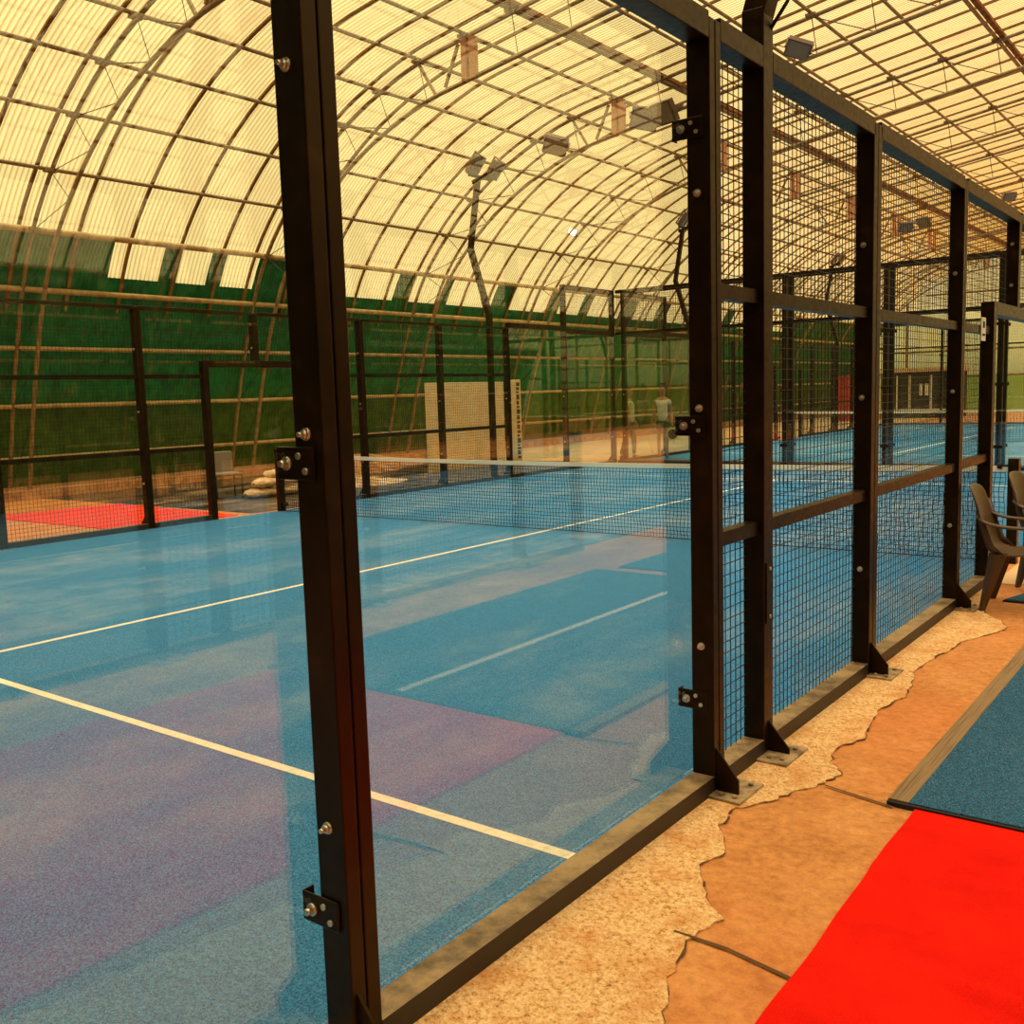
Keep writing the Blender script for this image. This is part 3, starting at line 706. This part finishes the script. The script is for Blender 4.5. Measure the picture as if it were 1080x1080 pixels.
def plastic_chair(loc,rot,label,mt):
    t=empty('plastic_armchair',loc,label,'chair',None,None,rot)
    # seat and back shell: profile in X (front is +X), lofted across Y
    prof=[(.50,.40),(.47,.425),(.30,.42),(.12,.405),(.02,.43),(-.03,.52),(-.07,.68),(-.115,.84),(-.145,.92)]
    wid=[.23,.24,.24,.235,.24,.25,.255,.24,.20]
    mb=MB(); rows=[]
    for (x,z),w in zip(prof,wid):
        rows.append([(x+ (.035*(abs(u)**2) if z>.45 else 0),u*w,z+(.018*(abs(u)**3) if z<.45 else -.03*(abs(u)**3) if z>.9 else 0)) for u in [k/6-1 for k in range(13)]])
    mb.grid(rows); o=mb.build('seat_shell',mt,t); md=o.modifiers.new('s','SOLIDIFY'); md.thickness=.014; sb=o.modifiers.new('u','SUBSURF'); sb.levels=1; sb.render_levels=2
    for s in (-1,1):
        y=s*.265
        # arm rest sweeping from the back top edge to the front leg
        mb=MB(); path=[(-.082,s*.19,.70),(-.07,s*.225,.69),(-.035,s*.256,.668),(.03,y*1.01,.642),(.16,y*1.05,.625),(.38,y*1.05,.63),(.47,y*1.03,.60),(.485,y,.50),(.49,y,.41)]
        wd=[.014,.02,.03,.036,.038,.038,.032,.024,.022]
        pp=[]; rows=[]
        for i,p in enumerate(path):
            a=Vector(path[max(i-1,0)]);b=Vector(path[min(i+1,len(path)-1)]);d=(b-a).normalized(); sd=Vector((0,1,0)); nn=d.cross(sd).normalized()
            P_=Vector(p); w=wd[i]; h=.011
            rows.append([tuple(P_+sd*(w*cx)+nn*(h*cz)) for cx,cz in ((-1,-.6),(-.6,-1),(.6,-1),(1,-.6),(1,.6),(.6,1),(-.6,1),(-1,.6))])
        mb.grid(rows,True,True); o=mb.build('armrest',mt,t); o.modifiers.new('u','SUBSURF').render_levels=2
        # side skirt joining back, seat and arm
        mb=MB(); mb.grid([[(-.085,s*.235,.80),(-.05,s*.25,.62),(.0,s*.252,.47),(.06,s*.25,.415)],[(-.045,s*.245,.77),(.0,s*.257,.62),(.05,s*.257,.49),(.12,s*.25,.425)]]); o=mb.build('side_web',mt,t); md=o.modifiers.new('s','SOLIDIFY'); md.thickness=.012
        for fx,top,bot in ((0,(.46,.43),(.53,0)),(1,(.075,.43),(-.02,0))):
            mb=MB(); rows=[]
            for k in range(6):
                q=k/5; x=top[0]+(bot[0]-top[0])*q; z=top[1]+(bot[1]-top[1])*q; w=.062*(1-q)+.022*q; dy=.028*(1-q)+.016*q; yy=s*(.235+.03*q)
                rows.append([(x-w,yy-dy,z),(x-w*.2,yy+s*dy,z),(x+w*.2,yy+s*dy*1.15,z),(x+w,yy-dy,z)] if s>0 else [(x-w,yy+dy,z),(x-w*.2,yy-dy,z),(x+w*.2,yy-dy*1.15,z),(x+w,yy+dy,z)])
            mb.grid(rows,False,True); mb.poly(rows[-1]); mb.build('leg',mt,t)
    return t
plastic_chair((.275,-1.88,.001),math.radians(3),'brown plastic armchair in front of the gate frame, fully shown nearest the camera',M['chairp'])
plastic_chair((.37,-.92,.018),math.radians(-4),'brown plastic armchair cut by the right edge of the photo, behind the other one',M['chairp'])
ch=empty('visitor_chair',(-13.0,1.15,.005),'worn grey chair with thin metal legs by the green wall','chair',None,None,math.radians(-20))
mb=MB(); rows=[[( -.24+.06*(v),u*.25,.42+.40*v) for u in (-1,-.5,0,.5,1)] for v in (0,.33,.66,1)]
mb=MB(); mb.box(-.26,-.21,-.25,.25,.42,.86,Matrix.Rotation(-.15,4,'Y')); bevel(mb.build('backrest',M['grey'],ch),.02,2)
mb=MB(); mb.box(-.25,.25,-.25,.25,.40,.45); bevel(mb.build('seat',M['grey'],ch),.02,2)
for sx in (-.23,.23):
    for sy in (-.23,.23): mb=MB(); mb.tube([(sx,sy,0),(sx,sy,.42)],.013,6); mb.build('leg',M['dark'],ch)

# far building, red panel
REDP=(-13.0,-12.04,33.0,33.12,.1,2.05)
f=empty('site_office',(-9.6,39.0,0),'dark low site office with white framed windows at the far end','building')
mb=MB(); mb.box(-3.6,-.1,0,3,0,2.15); mb.build('wall',M['dark'],f)
mb=MB(); mb.box(-3.7,0,-.2,3.1,2.15,2.35); mb.build('roof_edge',M['concrete_pale'],f)
for x in (-3.3,-2.55,-1.95,-1.0,-.2):
    mb=MB(); mb.box(x-.04,x+.04,-.04,0,.4,2.0); mb.build('window_frame',M['white'],f)
mb=MB(); mb.box(-3.4,-.2,-.04,0,.35,.42); mb.build('window_frame',M['white'],f)
mb=MB(); mb.box(-1.5,-1.38,-.06,0,1.05,1.6); mb.build('notice',M['white'],f); mb=MB(); mb.box(-1.25,-1.1,-.06,0,1.05,1.6); mb.build('notice',M['white'],f)
mb=MB(); mb.box(*REDP); tag(mb.build('red_banner',M['redpanel']),'tall dull red panel standing at the far corner behind the mesh','panel')

# ---------------------------------------------------------------- people
def skin_fig(name,verts,edges,radii,mt,parent,lv=2,root=0):
    me=bpy.data.meshes.new(name); me.from_pydata(verts,edges,[]); me.update(); me.materials.append(mt)
    o=bpy.data.objects.new(name,me); col.objects.link(o)
    if parent is not None: o.parent=parent
    md=o.modifiers.new('sk','SKIN')
    sv=me.skin_vertices[0].data if me.skin_vertices else None
    if sv is None:
        bm=bmesh.new(); bm.from_mesh(me); bm.verts.layers.skin.verify(); bm.to_mesh(me); bm.free(); sv=me.skin_vertices[0].data
    for i,r in enumerate(radii):
        sv[i].radius=(r,r) if not isinstance(r,tuple) else r; sv[i].use_root=(i==root)
    md.use_smooth_shade=True; s=o.modifiers.new('ss','SUBSURF'); s.levels=lv; s.render_levels=lv
    return o
def person(loc,rz,label,walk,lower,sc=1.0,racket=False):
    t=empty('person',loc,label,'person',None,None,rz); t.scale=(sc,sc,sc)
    # facing +X; y is left
    st=walk
    V=[(0,0,.95),(0,0,1.12),(.0,0,1.30),(0,0,1.44),(.01,0,1.50),(.02,0,1.60),(.02,0,1.70),(.015,0,1.745)]
    R=[(.13,.10),(.11,.085),(.13,.095),(.09,.075),.045,(.075,.085),(.075,.088),(.04,.045)]
    E=[(i,i+1) for i in range(7)]
    def chain(start,pts,rs):
        p=start
        for a,b in zip(pts,rs): V.append(a);R.append(b);E.append((p,len(V)-1));p=len(V)-1
        return p
    hands=[];feet=[]
    for s in (-1,1):
        sw=st*s
        e=chain(3,[(0,s*.16,1.41),(-.05*sw,s*.21,1.12),(.10*sw+.05,s*.23,.90)],[.052,.042,.03])
        hands.append((.12*sw+.06,s*.235,.86)); chain(e,[hands[-1]],[.03])
        for k,(a,b) in enumerate(((-.025,0),(-.008,.0),(.008,0),(.025,0))):
            h=hands[-1]; chain(len(V)-1 if k==0 else hi,[(h[0]+a,h[1],h[2]-.06),(h[0]+a+.008,h[1]-s*.01,h[2]-.095+abs(a)*.4)],[.009,.008])
            if k==0: hi=len(V)-3
        chain(hi,[(h[0]+.035,h[1]-s*.01,h[2]-.03),(h[0]+.045,h[1]-s*.015,h[2]-.055)],[.010,.009])
        k=chain(0,[(0,s*.09,.88),(.10*sw+.02,s*.10,.50),(.16*sw-.04,s*.10,.10)],[.085,.055,.038])
        feet.append((.16*sw-.04,s*.10))
        chain(k,[(.16*sw-.04,s*.10,.045),(.16*sw+.08,s*.105,.03)],[.035,.03])
    skin_fig('body',V,E,R,M['skin'],t)
    # shirt
    V2=[(0,0,.86),(0,0,1.08),(0,0,1.30),(0,0,1.43),(0,.15,1.41),(0,-.15,1.41),(-.025,.19,1.28),(.02,-.19,1.28)]
    skin_fig('shirt',V2,[(0,1),(1,2),(2,3),(3,4),(3,5),(4,6),(5,7)],[(.17,.14),(.15,.13),(.17,.135),(.13,.11),.075,.075,.065,.065],M['shirt'],t)
    if lower=='shorts':
        V3=[(0,0,.97),(0,0,.90),(.01*st,.095,.84),(-.01*st,-.095,.84),(.05*st,.10,.68),(-.05*st,-.10,.68)]
        skin_fig('shorts',V3,[(0,1),(1,2),(1,3),(2,4),(3,5)],[(.15,.125),(.165,.135),.11,.11,.095,.095],M['shorts'],t)
    else:
        V3=[(0,0,.97),(0,0,.90),(.0,.095,.84),(.0,-.095,.84),(.10*st+.02,.10,.5),(-.10*st+.02,-.10,.5),(.16*st-.04,.10,.10),(-.16*st-.04,-.10,.10)]
        skin_fig('trousers',V3,[(0,1),(1,2),(1,3),(2,4),(3,5),(4,6),(5,7)],[(.135,.11),(.14,.115),.10,.10,.068,.068,.05,.05],M['trousers'],t)
    for fx,fy in feet:
        skin_fig('shoe',[(fx-.05,fy,.04),(fx+.05,fy,.04),(fx+.14,fy,.03)],[(0,1),(1,2)],[.045,.043,.03],M['shoe'],t)
    # hair, face
    skin_fig('hair',[(-.02,0,1.74),(-.055,0,1.68),(-.06,0,1.60),(.02,0,1.77)],[(0,1),(1,2),(0,3)],[.07,.07,.045,.055],M['hair'],t)
    mb=MB(); mb.tube([(.085,0,1.66),(.112,0,1.635),(.09,0,1.625)],[.008,.014,.008],6); mb.build('nose',M['skin'],t)
    for s in (-1,1):
        mb=MB(); mb.tube([(.088,s*.03,1.672),(.098,s*.03,1.672)],.010,8); mb.build('eye',M['hair'],t)
        mb=MB(); mb.tube([(.01,s*.08,1.66),(.01,s*.095,1.665)],.024,8); mb.build('ear',M['skin'],t)
    mb=MB(); mb.tube([(.087,-.025,1.59),(.095,0,1.588),(.087,.025,1.59)],.006,6); mb.build('mouth',M['redpanel'],t)
    return t,hands
w,h=person((-10.0,11.95,.013),math.radians(-62),'woman in white top and dark green shorts walking with racket behind the back glass',1,'shorts',1.0)
person((-10.82,11.7,0),math.radians(20),'person in white t-shirt and dark trousers half hidden behind a back wall post',.9,'trousers',1.0)
rk=empty('padel_racket',(-10.0,11.95,.013),'yellow and dark racket hanging from the hand of the woman in shorts','racket',None,None,math.radians(-62))
hx=h[1]; 
mb=MB(); mb.tube([(hx[0],hx[1],hx[2]+.02),(hx[0]+.02,hx[1],hx[2]-.13)],.014,8); mb.build('grip',M['rubber'],rk)
mb=MB(); c=Vector((hx[0]+.05,hx[1],hx[2]-.27))
mb.tube([(c.x,c.y+.125*math.cos(a),c.z+.14*math.sin(a)) for a in [k*math.pi/10 for k in range(21)]],.018,6,False); mb.build('frame',M['ball'],rk)
mb=MB(); mb.tube([(c.x-.012,c.y,c.z),(c.x+.012,c.y,c.z)],.118,20); mb.build('face',M['rubber'],rk)

# ---------------------------------------------------------------- sky
wd=bpy.data.worlds.new('sky'); scene.world=wd; wd.use_nodes=True; nt=wd.node_tree
bg=nt.nodes['Background']; tc=nt.nodes.new('ShaderNodeTexCoord'); sp=nt.nodes.new('ShaderNodeSeparateXYZ'); nt.links.new(tc.outputs['Generated'],sp.inputs[0])
cr=nt.nodes.new('ShaderNodeValToRGB'); nt.links.new(sp.outputs['Z'],cr.inputs['Fac']); e=cr.color_ramp.elements
e[0].position=0; e[0].color=(.30,.28,.22,1); e[1].position=.9; e[1].color=(1.98,1.86,2.1,1)
x=e.new(.03); x.color=(.55,.51,.37,1); x=e.new(.35); x.color=(.66,.60,.43,1); x=e.new(.52); x.color=(.68,.62,.46,1)
nt.links.new(cr.outputs['Color'],bg.inputs['Color']); bg.inputs['Strength'].default_value=2.2

# ---------------------------------------------------------------- camera
C_=Vector((1.8592,-9.8751,1.6889)); yaw,pit,rol,F=-.6511,-.1182,-.0311,1043.48
f_=Vector((math.sin(yaw)*math.cos(pit),math.cos(yaw)*math.cos(pit),math.sin(pit)))
rt=Vector((math.cos(yaw),-math.sin(yaw),0)); up=rt.cross(f_)
c,s=math.cos(rol),math.sin(rol); r2=c*rt+s*up; u2=-s*rt+c*up
cd=bpy.data.cameras.new('camera'); cd.sensor_width=36; cd.lens=36*F/1080; cd.clip_end=200; cd.clip_start=.05
co=bpy.data.objects.new('camera',cd); col.objects.link(co)
co.matrix_world=Matrix(((r2.x,u2.x,-f_.x,C_.x),(r2.y,u2.y,-f_.y,C_.y),(r2.z,u2.z,-f_.z,C_.z),(0,0,0,1)))
scene.camera=co
scene.view_settings.view_transform='Standard'; scene.view_settings.look='None'; scene.view_settings.gamma=1; scene.view_settings.exposure=0
scene.view_settings.use_curve_mapping=False
scene.cycles.transparent_max_bounces=48; scene.cycles.max_bounces=8
